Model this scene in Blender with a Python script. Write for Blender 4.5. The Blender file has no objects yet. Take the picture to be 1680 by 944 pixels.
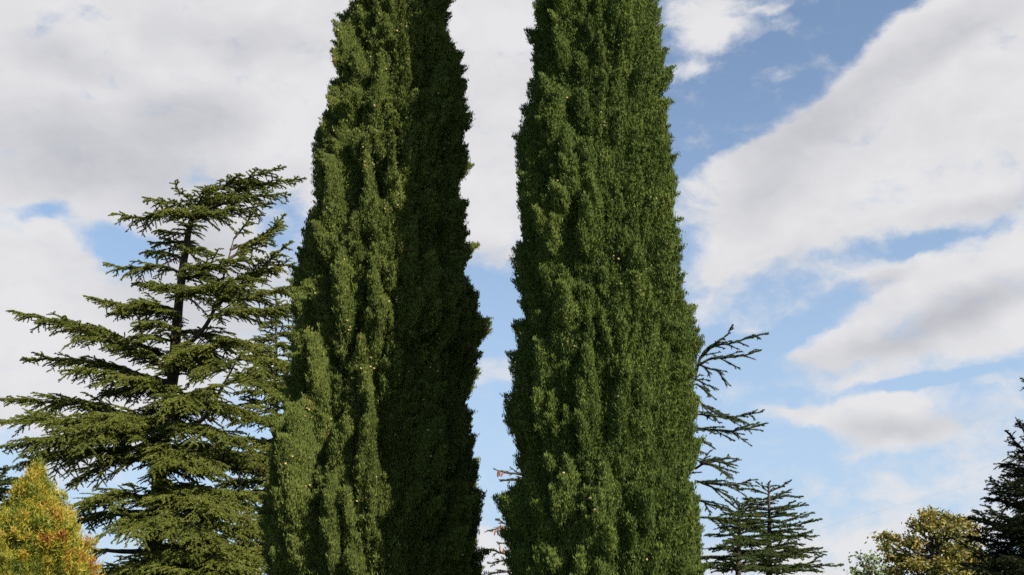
import bpy, math
import numpy as np
from mathutils import Vector

S = bpy.context.scene
COL = S.collection
# ------------------------------------------------------------------ camera
FPX = 1801.0
PITCH = math.radians(17.0)
CAM = np.array([0.0, 0.0, 1.6])
FWD = np.array([0, math.cos(PITCH), math.sin(PITCH)])
UPV = np.array([0, -math.sin(PITCH), math.cos(PITCH)])

def ray(px, py):
    d = FWD + np.array([1.0, 0, 0]) * ((px - 840) / FPX) + UPV * ((472 - py) / FPX)
    return d / np.linalg.norm(d)

def at(px, py, Y):
    d = ray(px, py)
    return CAM + d * (Y / d[1])

def azel(px, py):
    d = ray(px, py)
    return math.atan2(d[0], d[1]), math.asin(d[2])

cd = bpy.data.cameras.new('camera')
cd.sensor_width = 36.0
cd.lens = FPX / 1680 * 36
cd.clip_end = 5000
cam = bpy.data.objects.new('camera', cd)
COL.objects.link(cam)
cam.location = CAM
cam.rotation_euler = (math.radians(90) + PITCH, 0, 0)
S.camera = cam

# ------------------------------------------------------------------ helpers
def norm(v):
    return v / np.maximum(np.linalg.norm(v, axis=-1, keepdims=True), 1e-9)

class MB:
    """collects polygons into one mesh"""
    def __init__(s):
        s.v = []; s.tone = []; s.lo = []; s.sz = []; s.n = 0
    def polys(s, V, tone):
        N, k = V.shape[:2]
        if N == 0: return
        s.v.append(V.reshape(-1, 3))
        s.tone.append(np.repeat(np.broadcast_to(np.asarray(tone, float), (N,)), k))
        s.lo.append(np.arange(N * k) + s.n); s.sz.append(np.full(N, k)); s.n += N * k
    def indexed(s, V, F, tone=0.3):
        V = np.asarray(V, float); F = np.asarray(F, int)
        s.v.append(V); s.tone.append(np.broadcast_to(np.asarray(tone, float), (len(V),)))
        s.lo.append((F + s.n).ravel()); s.sz.append(np.full(len(F), F.shape[1])); s.n += len(V)
    def mesh(s, name, mat, smooth=False):
        me = bpy.data.meshes.new(name)
        v = np.concatenate(s.v).astype(np.float32); lo = np.concatenate(s.lo).astype(np.int32)
        sz = np.concatenate(s.sz).astype(np.int32)
        me.vertices.add(len(v)); me.vertices.foreach_set('co', v.ravel())
        me.loops.add(len(lo)); me.loops.foreach_set('vertex_index', lo)
        me.polygons.add(len(sz))
        st = np.concatenate([[0], np.cumsum(sz)[:-1]]).astype(np.int32)
        me.polygons.foreach_set('loop_start', st)
        me.polygons.foreach_set('use_smooth', np.full(len(sz), smooth))
        a = me.attributes.new('tone', 'FLOAT', 'POINT')
        a.data.foreach_set('value', np.concatenate(s.tone).astype(np.float32))
        me.update(calc_edges=True)
        me.materials.append(mat)
        return me
    def build(s, name, mat, parent=None, smooth=False):
        me = s.mesh(name, mat, smooth)
        if parent is not None:
            me.transform(parent.matrix_world.inverted())
        o = bpy.data.objects.new(name, me)
        COL.objects.link(o)
        if parent is not None: o.parent = parent
        return o

def thing(name, label, cat, loc, group=None):
    o = bpy.data.objects.new(name, None)
    o.empty_display_size = 0.3
    COL.objects.link(o)
    o.location = [float(c) for c in loc]
    o.matrix_world.translation = Vector([float(c) for c in loc])
    o['label'] = label; o['category'] = cat
    if group: o['group'] = group
    return o

def child(name, mb, mat, root, parent=None, smooth=False):
    """mesh in world coordinates, stored relative to the root; parent = root or one of its parts (parts sit at the root's origin)"""
    me = mb.mesh(name, mat, smooth)
    off = root.location
    co = np.empty(len(me.vertices) * 3, np.float32); me.vertices.foreach_get('co', co)
    co = co.reshape(-1, 3) - np.array(off, np.float32)
    me.vertices.foreach_set('co', co.ravel()); me.update()
    o = bpy.data.objects.new(name, me); COL.objects.link(o); o.parent = parent or root
    return o

def tube(mb, pts, rad, sides=8, rough=0.0, rng=None, tone=0.4):
    pts = np.asarray(pts, float); n = len(pts)
    rad = np.broadcast_to(np.asarray(rad, float), (n,))
    T = norm(np.gradient(pts, axis=0))
    ref = np.array([0.13, 0.97, 0.21]) if abs(T[:, 1]).mean() < 0.8 else np.array([0.9, 0.1, 0.3])
    U = norm(np.cross(T, ref)); W = np.cross(T, U)
    a = np.linspace(0, 2 * np.pi, sides, endpoint=False)
    R = rad[:, None] * (1 + (rough * rng.standard_normal((n, sides)) if rng is not None else 0))
    V = pts[:, None] + R[..., None] * (np.cos(a)[None, :, None] * U[:, None] + np.sin(a)[None, :, None] * W[:, None])
    i = np.arange(n - 1)[:, None] * sides; j = np.arange(sides)[None]; j2 = (j + 1) % sides
    F = np.stack([i + j, i + j2, i + sides + j2, i + sides + j], -1).reshape(-1, 4)
    mb.indexed(V.reshape(-1, 3), F, tone)

def spline(P, n):
    """Catmull-Rom through points P"""
    P = np.asarray(P, float)
    if len(P) == 2: return P[0] + (P[1] - P[0]) * np.linspace(0, 1, n)[:, None]
    Q = np.vstack([2 * P[0] - P[1], P, 2 * P[-1] - P[-2]])
    m = len(P) - 1
    t = np.linspace(0, m, n); k = np.minimum(t.astype(int), m - 1); u = (t - k)[:, None]
    a, b, c, d = Q[k], Q[k + 1], Q[k + 2], Q[k + 3]
    return 0.5 * (2 * b + (c - a) * u + (2 * a - 5 * b + 4 * c - d) * u ** 2 + (3 * b - a - 3 * c + d) * u ** 3)

def wave3(P, rng, scale, n=7):
    """smooth pseudo-noise about -1..1"""
    out = 0
    for _ in range(n):
        k = norm(rng.standard_normal(3)) * rng.uniform(0.6, 1.7) * 2 * np.pi / scale
        out = out + np.sin(P @ k + rng.uniform(0, 6.28))
    return out / math.sqrt(n / 2) / 1.6

# ------------------------------------------------------------------ materials
def new_mat(name):
    m = bpy.data.materials.new(name); m.use_nodes = True
    nt = m.node_tree; nt.nodes.clear()
    return m, nt, nt.nodes, nt.links

def leaf_mat(name, stops, transl=0.2, rough=0.55, spec=0.25):
    m, nt, N, L = new_mat(name)
    at_ = N.new('ShaderNodeAttribute'); at_.attribute_name = 'tone'
    tc = N.new('ShaderNodeTexCoord')
    nz = N.new('ShaderNodeTexNoise'); nz.inputs['Scale'].default_value = 1.1; nz.inputs['Detail'].default_value = 4
    L.new(tc.outputs['Object'], nz.inputs['Vector'])
    ad = N.new('ShaderNodeMath'); ad.operation = 'MULTIPLY_ADD'
    L.new(nz.outputs['Fac'], ad.inputs[0]); ad.inputs[1].default_value = 0.36; 
    sb = N.new('ShaderNodeMath'); sb.operation = 'SUBTRACT'; L.new(at_.outputs['Fac'], sb.inputs[0]); sb.inputs[1].default_value = 0.18
    L.new(sb.outputs[0], ad.inputs[2])
    cr = N.new('ShaderNodeValToRGB'); L.new(ad.outputs[0], cr.inputs['Fac'])
    e = cr.color_ramp.elements
    while len(e) < len(stops): e.new(0.5)
    for el, (p, c) in zip(e, stops):
        el.position = p; el.color = (*c, 1)
    bs = N.new('ShaderNodeBsdfPrincipled'); L.new(cr.outputs['Color'], bs.inputs['Base Color'])
    bs.inputs['Roughness'].default_value = rough; bs.inputs['Specular IOR Level'].default_value = spec
    tr = N.new('ShaderNodeBsdfTranslucent'); L.new(cr.outputs['Color'], tr.inputs['Color'])
    mx = N.new('ShaderNodeMixShader'); mx.inputs['Fac'].default_value = transl
    L.new(bs.outputs[0], mx.inputs[1]); L.new(tr.outputs[0], mx.inputs[2])
    out = N.new('ShaderNodeOutputMaterial'); L.new(mx.outputs[0], out.inputs['Surface'])
    return m

def bark_mat(name, c0, c1, scale=9.0):
    m, nt, N, L = new_mat(name)
    tc = N.new('ShaderNodeTexCoord')
    mp = N.new('ShaderNodeMapping'); mp.inputs['Scale'].default_value = (1, 1, 0.22)
    L.new(tc.outputs['Object'], mp.inputs['Vector'])
    nz = N.new('ShaderNodeTexNoise'); nz.inputs['Scale'].default_value = scale; nz.inputs['Detail'].default_value = 8
    nz.inputs['Roughness'].default_value = 0.65
    L.new(mp.outputs[0], nz.inputs['Vector'])
    cr = N.new('ShaderNodeValToRGB'); L.new(nz.outputs['Fac'], cr.inputs['Fac'])
    cr.color_ramp.elements[0].position = 0.3; cr.color_ramp.elements[0].color = (*c0, 1)
    cr.color_ramp.elements[1].position = 0.72; cr.color_ramp.elements[1].color = (*c1, 1)
    bs = N.new('ShaderNodeBsdfPrincipled'); L.new(cr.outputs[0], bs.inputs['Base Color'])
    bs.inputs['Roughness'].default_value = 0.9; bs.inputs['Specular IOR Level'].default_value = 0.2
    bp = N.new('ShaderNodeBump'); bp.inputs['Strength'].default_value = 0.6; bp.inputs['Distance'].default_value = 0.03
    L.new(nz.outputs['Fac'], bp.inputs['Height']); L.new(bp.outputs[0], bs.inputs['Normal'])
    out = N.new('ShaderNodeOutputMaterial'); L.new(bs.outputs[0], out.inputs['Surface'])
    return m

M_CYP_A = leaf_mat('cypress_leaf_deep', [(0.0, (.036, .056, .015)), (0.45, (.094, .130, .029)), (0.8, (.162, .194, .045)), (1.0, (.18, .15, .05))], 0.10, .7, .04)
M_CYP_B = leaf_mat('cypress_leaf_olive', [(0.0, (.038, .055, .015)), (0.45, (.102, .129, .030)), (0.8, (.175, .194, .046)), (1.0, (.18, .14, .05))], 0.10, .7, .04)
M_CEDAR = leaf_mat('cedar_needle', [(0.0, (.048, .062, .018)), (0.45, (.145, .168, .033)), (0.85, (.235, .242, .046)), (1.0, (.25, .23, .06))], 0.15, .6, .12)
M_CEDAR2 = leaf_mat('cedar_needle_bluish', [(0.0, (.034, .050, .020)), (0.5, (.074, .100, .032)), (1.0, (.125, .150, .045))], 0.10, .7, .04)
M_SPRUCE = leaf_mat('spruce_needle', [(0.0, (.010, .015, .009)), (0.5, (.018, .025, .010)), (1.0, (.036, .043, .015))], 0.06, .7, .04)
M_SPRUCE2 = leaf_mat('spruce_needle_olive', [(0.0, (.035, .042, .018)), (0.5, (.07, .075, .028)), (1.0, (.15, .11, .05))], 0.10)
M_THUJA = leaf_mat('golden_thuja_leaf', [(0.0, (.05, .085, .018)), (0.25, (.12, .15, .020)), (0.5, (.26, .25, .028)), (0.72, (.42, .33, .035)), (0.88, (.40, .20, .035)), (1.0, (.27, .085, .03))], 0.25)
M_OAK = leaf_mat('autumn_leaf', [(0.0, (.075, .09, .022)), (0.4, (.19, .175, .036)), (0.75, (.31, .225, .046)), (1.0, (.36, .15, .04))], 0.28)
M_PALE = leaf_mat('pale_green_leaf', [(0.0, (.10, .15, .05)), (0.7, (.22, .27, .10)), (0.82, (.36, .16, .06)), (1.0, (.45, .15, .05))], 0.3)
M_BARK = bark_mat('cedar_bark', (.028, .020, .016), (.095, .072, .058))
M_BARK_D = bark_mat('spruce_bark', (.018, .014, .011), (.05, .04, .032))
M_BARK_C = bark_mat('cypress_bark', (.06, .048, .038), (.16, .13, .11))
M_BARK_O = bark_mat('oak_bark', (.05, .042, .035), (.14, .12, .10))
M_CONE = leaf_mat('ripe_cone', [(0.0, (.20, .15, .075)), (0.5, (.36, .29, .145)), (1.0, (.46, .32, .15))], 0.0, 0.7)
M_CONE_R = leaf_mat('brown_cone', [(0.0, (.16, .065, .035)), (1.0, (.26, .11, .055))], 0.0, 0.7)
M_WIRE, _nt, _N, _L = new_mat('cable_sheath')
_b = _N.new('ShaderNodeBsdfPrincipled'); _b.inputs['Base Color'].default_value = (.12, .12, .13, 1)
_o = _N.new('ShaderNodeOutputMaterial'); _L.new(_b.outputs[0], _o.inputs['Surface'])

# ------------------------------------------------------------------ ground
def make_ground():
    m, nt, N, L = new_mat('lawn')
    tc = N.new('ShaderNodeTexCoord')
    n1 = N.new('ShaderNodeTexNoise'); n1.inputs['Scale'].default_value = 0.35; n1.inputs['Detail'].default_value = 8
    n2 = N.new('ShaderNodeTexNoise'); n2.inputs['Scale'].default_value = 30; n2.inputs['Detail'].default_value = 6
    L.new(tc.outputs['Object'], n1.inputs['Vector']); L.new(tc.outputs['Object'], n2.inputs['Vector'])
    mx = N.new('ShaderNodeMath'); mx.operation = 'MULTIPLY_ADD'; mx.inputs[1].default_value = 0.5
    L.new(n1.outputs['Fac'], mx.inputs[0]); 
    h = N.new('ShaderNodeMath'); h.operation = 'MULTIPLY'; h.inputs[1].default_value = 0.5; L.new(n2.outputs['Fac'], h.inputs[0])
    L.new(h.outputs[0], mx.inputs[2])
    cr = N.new('ShaderNodeValToRGB'); L.new(mx.outputs[0], cr.inputs['Fac'])
    cr.color_ramp.elements[0].position = .3; cr.color_ramp.elements[0].color = (.03, .05, .014, 1)
    cr.color_ramp.elements[1].position = .7; cr.color_ramp.elements[1].color = (.085, .10, .035, 1)
    bs = N.new('ShaderNodeBsdfPrincipled'); bs.inputs['Roughness'].default_value = .95
    L.new(cr.outputs[0], bs.inputs['Base Color'])
    bp = N.new('ShaderNodeBump'); bp.inputs['Distance'].default_value = .05; L.new(n2.outputs['Fac'], bp.inputs['Height'])
    L.new(bp.outputs[0], bs.inputs['Normal'])
    out = N.new('ShaderNodeOutputMaterial'); L.new(bs.outputs[0], out.inputs['Surface'])
    mb = MB()
    g = np.linspace(-1, 1, 61); g = np.sign(g) * np.abs(g) ** 2.5 * 2500
    X, Yy = np.meshgrid(g, g)
    rr = np.hypot(X, Yy)
    Z = 0.12 * np.sin(X * .05 + 1) * np.cos(Yy * .043) * np.exp(-rr / 400)
    i = np.arange(60)[:, None] * 61 + np.arange(60)[None]
    F = np.stack([i, i + 1, i + 62, i + 61], -1).reshape(-1, 4)
    mb.indexed(np.stack([X, Yy, Z - 0.12], -1).reshape(-1, 3), F)
    o = mb.build('ground', m, smooth=True); o['kind'] = 'structure'
make_ground()

# ------------------------------------------------------------------ columnar crowns (cypress, thuja)
class Shell:
    def __init__(s, Y, sil, ztop, pw=0.6, foot=0.9):
        zs, cx, hw = [], [], []
        for py, l, r in sorted(sil, key=lambda q: -q[0]):
            a, b = at(l, py, Y), at(r, py, Y)
            zs.append(a[2]); cx.append((a[0] + b[0]) / 2); hw.append((b[0] - a[0]) / 2)
        z1, h1, c1 = zs[-1], hw[-1], cx[-1]
        c0, z0, h0 = cx[0], zs[0], hw[0]
        ez = np.linspace(z1, ztop, 14)[1:]
        eh = h1 * (1 - ((ez - z1) / (ztop - z1))) ** pw
        ec = np.full(13, np.mean(cx[-4:]))
        s.z = np.concatenate([[0.25, 0.25 + (z0 - .25) * .5], zs, ez])
        s.hw = np.concatenate([[h0 * foot * .8, h0 * foot], hw, eh])
        s.cx = np.concatenate([[c0, c0], cx, ec])
        s.Y = Y; s.zlo = 0.25; s.ztop = ztop
    def R(s, z): return np.interp(z, s.z, s.hw)
    def C(s, z): return np.interp(z, s.z, s.cx)

def field(sh, rng, cell, layers, depth_pull, named=()):
    """bump field over (z, theta): flame-shaped plumes overlapping like shingles"""
    Rm = sh.hw.max()
    nth = int(2 * np.pi * Rm / cell); nz = int((sh.ztop - sh.zlo) / cell)
    z = sh.zlo + (np.arange(nz) + .5) * cell
    Rz = np.maximum(sh.R(z), 0.05)
    tot = np.zeros((nz, nth))
    pid = np.zeros((nz, nth), np.float32)
    area = (2 * np.pi * Rz * cell).sum()
    for li, (dens, w0, w1, h0, h1, d0, d1, front) in enumerate(layers):
        b = np.zeros((nz, nth)); ids = np.zeros((nz, nth), np.float32)
        n = int(area * dens)
        zi = rng.choice(z, n, p=Rz / Rz.sum())
        jobs = []
        for k in rng.permutation(n):
            h = rng.uniform(h0, h1); w = rng.uniform(w0, w1); d = rng.uniform(d0, d1)
            jobs.append((zi[k] - h * .5, h, w, d, None))
        if li == 0:
            for px, py, h, w, d in named:      # plumes whose tips the photo shows
                q = at(px, py, sh.Y - .7 * float(sh.R(at(px, py, sh.Y)[2])))
                c = np.clip((q[0] - float(sh.C(q[2]))) / float(sh.R(q[2])), -.97, .97)
                jobs.append((q[2] - h, h, w, d, (2 * np.pi - math.acos(c)) / (2 * np.pi) * nth))
        for a, h, w, d, th_fix in jobs:
            i0 = max(0, int((a - sh.zlo) / cell)); i1 = min(nz, int((a + h - sh.zlo) / cell) + 1)
            if i1 - i0 < 2: continue
            t = np.clip((z[i0:i1] - a) / h, 0.001, 0.999)
            wp = w * np.minimum(1, (t * 3.2) ** .6) * (1 - t) ** (front if th_fix is None else .95) * 1.15
            wp = wp * (1 + .12 * np.sin(t * rng.uniform(8, 22) + rng.uniform(0, 6)))
            th = rng.uniform(0, nth) if th_fix is None else th_fix; lean = rng.normal(0, .05) * h / cell
            half = int(w * 1.3 / (cell * max(Rz[i0:i1].min() / Rm, .15))) + int(abs(lean)) + 1
            half = min(half, nth // 2 - 1)
            js = np.arange(int(th) - half, int(th) + half + 1)
            dist = (js[None] - th - lean * t[:, None]) * cell * (Rz[i0:i1, None] / Rm)
            q = dist / np.maximum(wp[:, None], 1e-3)
            val = np.where(np.abs(q) < 1, d * (.3 + .7 * t[:, None] ** .9) * np.sqrt(np.maximum(0, 1 - q * q)), 0)
            jj = js % nth
            sub = b[i0:i1][:, jj]
            up = val > sub
            b[i0:i1, jj] = np.where(up, val, sub)
            s2 = ids[i0:i1][:, jj]
            ids[i0:i1, jj] = np.where(up, rng.random(), s2)
        tot += b
        if li <= 1: pid += ids * (0.6 if li == 0 else 0.4)
    th = np.arange(nth) * 2 * np.pi / nth
    shrink = np.clip(Rz / (Rm * .5), .25, 1)
    return dict(z=z, th=th, R=Rz, bump=(tot - depth_pull) * shrink[:, None], pid=pid, cell=cell, Rm=Rm)

def column_crown(sh, f, rng, dens, leaf, mb, mode='leaf', up=1.0, out=.42, rnd=.33, fuzz=.045, tone_amp=.3, patch=None, back=.55):
    z, th, Rz, B = f['z'], f['th'], f['R'], f['bump']
    nz, nth = B.shape
    rad = np.maximum(Rz[:, None] + B, .03)
    cx = sh.C(z)
    X = cx[:, None] + rad * np.cos(th); Y = sh.Y + rad * np.sin(th); Z = np.repeat(z[:, None], nth, 1)
    P = np.stack([X, Y, Z], -1)
    dz = np.gradient(P, axis=0); dt = (np.roll(P, -1, 1) - np.roll(P, 1, 1)) / 2
    Nn = np.cross(dt, dz); A = np.linalg.norm(Nn, axis=-1); Nn = Nn / np.maximum(A, 1e-9)[..., None]
    # opaque sheet under the leaves, gap shade put into its dark tone
    st = 3
    core = P[::st, ::st] - np.stack([np.cos(th), np.sin(th), np.zeros(nth)], -1)[None, ::st] * .07
    a, b = core.shape[:2]
    i = np.arange(a - 1)[:, None] * b; j = np.arange(b)[None]; j2 = (j + 1) % b
    F = np.stack([i + j, i + j2, i + b + j2, i + b + j], -1).reshape(-1, 4)
    mb.indexed(core.reshape(-1, 3), F, .12)
    # leaf sprays
    w = A * np.where(np.sin(th) > .35, back, 1.0)[None]
    n = int(w.sum() * dens)
    c = np.searchsorted(np.cumsum(w.ravel()), rng.random(n) * w.sum())
    c = np.minimum(c, w.size - 1)
    p = P.reshape(-1, 3)[c] + rng.uniform(-.5, .5, (n, 1)) * dz.reshape(-1, 3)[c] + rng.uniform(-.5, .5, (n, 1)) * dt.reshape(-1, 3)[c]
    nn = Nn.reshape(-1, 3)[c]
    p = p + nn * (rng.uniform(-.06, .02, (n, 1)) + (rng.random((n, 1)) ** 6) * fuzz)
    d = norm(np.array([0, 0, 1.0]) * up + nn * out + rng.standard_normal((n, 3)) * rnd)
    side = norm(np.cross(d, nn + .5 * rng.standard_normal((n, 3))))
    tone = .42 + (f['pid'].ravel()[c] - .5) * tone_amp + rng.normal(0, .14, n)
    if patch is not None: tone = tone + patch(p)
    tone = np.clip(tone, 0, 1)
    L = leaf[0] * rng.uniform(.6, 1.35, (n, 1)); W = leaf[1] * rng.uniform(.7, 1.3, (n, 1))
    if mode == 'leaf':
        V = np.stack([p - d * L * .25, p + side * W * .5 + d * L * .2, p + d * L * .75, p - side * W * .5 + d * L * .2], 1)
        mb.polys(V, tone)
    else:   # small flat fronds with side fingers
        for ang, ln in ((0, 1), (.33, .8), (-.33, .8), (.65, .55), (-.65, .55)):
            dd = d * math.cos(ang) + side * math.sin(ang)
            ss = side * math.cos(ang) - d * math.sin(ang)
            b0 = p + d * L * (.12 * abs(ang))
            V = np.stack([b0, b0 + dd * L * ln * .5 + ss * W * .5, b0 + dd * L * ln, b0 + dd * L * ln * .5 - ss * W * .5], 1)
            mb.polys(V, np.clip(tone + rng.normal(0, .05, n), 0, 1))
    return p, nn

def ico_cone(rng, r):
    """small scaled globular cone: sphere with plate-like facets"""
    mb = MB()
    n, m = 5, 7
    V = []
    for i in range(n):
        ph = math.pi * (i + .0) / (n - 1)
        for j in range(m):
            a = 2 * math.pi * (j + .5 * (i % 2)) / m
            k = r * (1 + .12 * ((i + j) % 2))
            V.append((k * math.sin(ph) * math.cos(a), k * math.sin(ph) * math.sin(a), 1.15 * k * math.cos(ph)))
    F = [(i * m + j, i * m + (j + 1) % m, (i + 1) * m + (j + 1) % m, (i + 1) * m + j) for i in range(n - 1) for j in range(m)]
    return np.array(V), np.array(F)

def add_cones(root, p, nn, rng, count, r, mat, keep):
    """the hundred nearest cones are parts, the others one part"""
    sc = keep(p)
    idx = rng.choice(len(p), count * 3, replace=False, p=sc / sc.sum())
    q = p[idx]; qn = nn[idx]
    q = q + norm(qn) * .035
    vis = (qn[:, 1] < .15)
    q = q[vis][:count]
    V, F = ico_cone(rng, r)
    order = np.argsort(np.linalg.norm(q - CAM, axis=1))
    inframe = []
    for k in order:
        d = q[k] - CAM; depth = d @ FWD
        py = 472 - (d @ UPV) / depth * FPX
        if 0 < py < 944: inframe.append(k)
    near = inframe[:100]; rest = [k for k in order if k not in set(near)]
    ms = []
    for t in (.15, .45, .75, .95):
        mb = MB(); mb.indexed(V, F, t); ms.append(mb.mesh('cone', mat))
    off = np.array(root.location)
    for k in near:
        o = bpy.data.objects.new('cone', ms[rng.integers(4)]); COL.objects.link(o); o.parent = root
        o.location = q[k] - off; s = rng.uniform(.75, 1.2); o.scale = (s, s, s)
        o.rotation_euler = rng.uniform(0, 6, 3)
    mb = MB()
    for k in rest:
        mb.indexed(V * rng.uniform(.75, 1.2) + q[k], F, rng.random())
    o = child('cones', mb, mat, root); o['kind'] = 'stuff'

SIL_L = [(944, 425, 800), (892, 427, 801), (850, 428, 799), (804, 431, 797), (757, 445, 792), (709, 458, 790), (662, 465, 786), (619, 469, 789),
         (593, 474, 790), (560, 478, 800), (540, 480, 801), (507, 484, 789), (481, 486, 785), (455, 487, 777), (415, 490, 772), (386, 498, 777),
         (362, 510, 768), (330, 509, 766), (287, 508, 763), (241, 518, 767), (210, 522, 767), (182, 537, 768), (154, 542, 767), (133, 547, 764),
         (91, 543, 763), (63, 550, 752), (38, 552, 751), (15, 565, 751), (0, 568, 750)]
SIL_R = [(944, 830, 1158), (892, 831, 1159), (851, 823, 1156), (804, 827, 1151), (771, 831, 1150), (746, 837, 1149), (720, 830, 1148), (695, 828, 1147),
         (647, 832, 1145), (600, 835, 1142), (547, 838, 1138), (524, 843, 1137), (494, 839, 1133), (461, 837, 1126), (429, 840, 1121), (385, 842, 1120),
         (353, 838, 1116), (315, 842, 1109), (276, 845, 1102), (217, 853, 1100), (189, 862, 1098), (150, 861, 1097), (105, 861, 1096), (80, 864, 1091),
         (35, 867, 1089), (0, 872, 1083)]

def cypress(Y, sil, ztop, seed, layers, pull, dens, mat, label, ncone, leaf, keepf, extra=None, named=(), **kw):
    rng = np.random.default_rng(seed)
    sh = Shell(Y, sil, ztop)
    f = field(sh, rng, .022, layers, pull, named)
    root = thing('cypress_tree', label, 'tree', (float(sh.C(0.0)), Y, 0), 'tall columnar cypresses')
    tb = MB()
    zz = np.linspace(-.12, ztop - 1, 24)
    tube(tb, np.stack([sh.C(zz), np.full(24, Y), zz], 1), np.linspace(.34, .05, 24), 12, .06, rng)
    child('trunk', tb, M_BARK_C, root, smooth=True)
    mb = MB()
    p, nn = column_crown(sh, f, rng, dens, leaf, mb, **kw)
    if extra: extra(mb, rng)
    child('crown', mb, mat, root)
    add_cones(root, p, nn, rng, ncone, .019, M_CONE, keepf(np.random.default_rng(seed + 5)))
    return sh

def keep_left(r):
    return lambda p: np.clip(.15 + wave3(p, r, .8), .02, 1) ** 3
def keep_right(r):
    return lambda p: np.clip(.2 + wave3(p, r, .8), .02, 1) ** 3

Y_R, Y_L = 19.6, 23.4
def stray_sprig(mb, rng):
    # thin sprig sticking out of the right cypress' left edge
    pts = spline([at(862, 232, Y_R), at(854, 215, Y_R - .05), at(858, 180, Y_R - .05)], 12)
    tube(mb, pts, np.linspace(.012, .004, 12), 4)
    for k in range(2, 12):
        n = 10
        d = norm(rng.standard_normal((n, 3)) + np.array([0, 0, .6]))
        s = norm(np.cross(d, rng.standard_normal((n, 3))))
        V = np.stack([pts[k] - s * .008, pts[k] + s * .008, pts[k] + d * .07], 1)
        mb.polys(V, rng.uniform(.3, .6, n))

cypress(Y_R, SIL_R, 24.0, 11,
        [(1.2, .22, .45, .9, 2.2, .15, .32, .65), (6.5, .09, .18, .32, .75, .14, .29, .36), (85, .028, .052, .12, .26, .05, .105, .42)],
        .40, 5600, M_CYP_A, 'thick dark green columnar cypress, the right one of the tall pair, fully sunlit', 150, (.066, .0145), keep_right, stray_sprig, patch=lambda p: .55 * np.clip(wave3(p, np.random.default_rng(3), .45) - 1.1, 0, 1))
cypress(Y_L, SIL_L, 21.5, 23,
        [(1.0, .26, .55, 1.0, 2.5, .22, .46, .75), (5.5, .09, .19, .35, .8, .16, .32, .40), (75, .03, .056, .13, .28, .07, .15, .45)],
        .52, 4700, M_CYP_B, 'dark columnar cypress dotted with pale cones, its right half in deep shade', 720, (.074, .0165), keep_left, patch=lambda p: .6 * np.clip(wave3(p, np.random.default_rng(4), .5) - 1.0, 0, 1),
        named=[(514, 662, 3.6, .62, .92), (482, 676, 3.0, .36, .80), (560, 775, 2.8, .34, .72), (500, 462, 2.6, .30, .66), (533, 545, 2.4, .36, .66), (545, 262, 2.6, .44, .74),
               (566, 40, 2.4, .40, .76), (600, 285, 2.2, .30, .6), (560, 410, 2.4, .36, .7), (620, 430, 2.4, .34, .66), (590, 800, 2.4, .36, .62), (640, 250, 2.0, .3, .6), (455, 820, 2.2, .26, .6), (625, 640, 2.6, .36, .6)])

# ------------------------------------------------------------------ boughs (cedars, spruces)
UPZ = np.array([0, 0, 1.0])
class Twigs:
    """quadratic twigs p(s) = A + D*L*s + g*s^2"""
    def __init__(s): s.A = []; s.D = []; s.L = []; s.g = []
    def add(s, A, D, L, g):
        s.A.append(A); s.D.append(D); s.L.append(L); s.g.append(g)
    def cat(s): return np.concatenate(s.A), np.concatenate(s.D), np.concatenate(s.L), np.concatenate(s.g)

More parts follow.
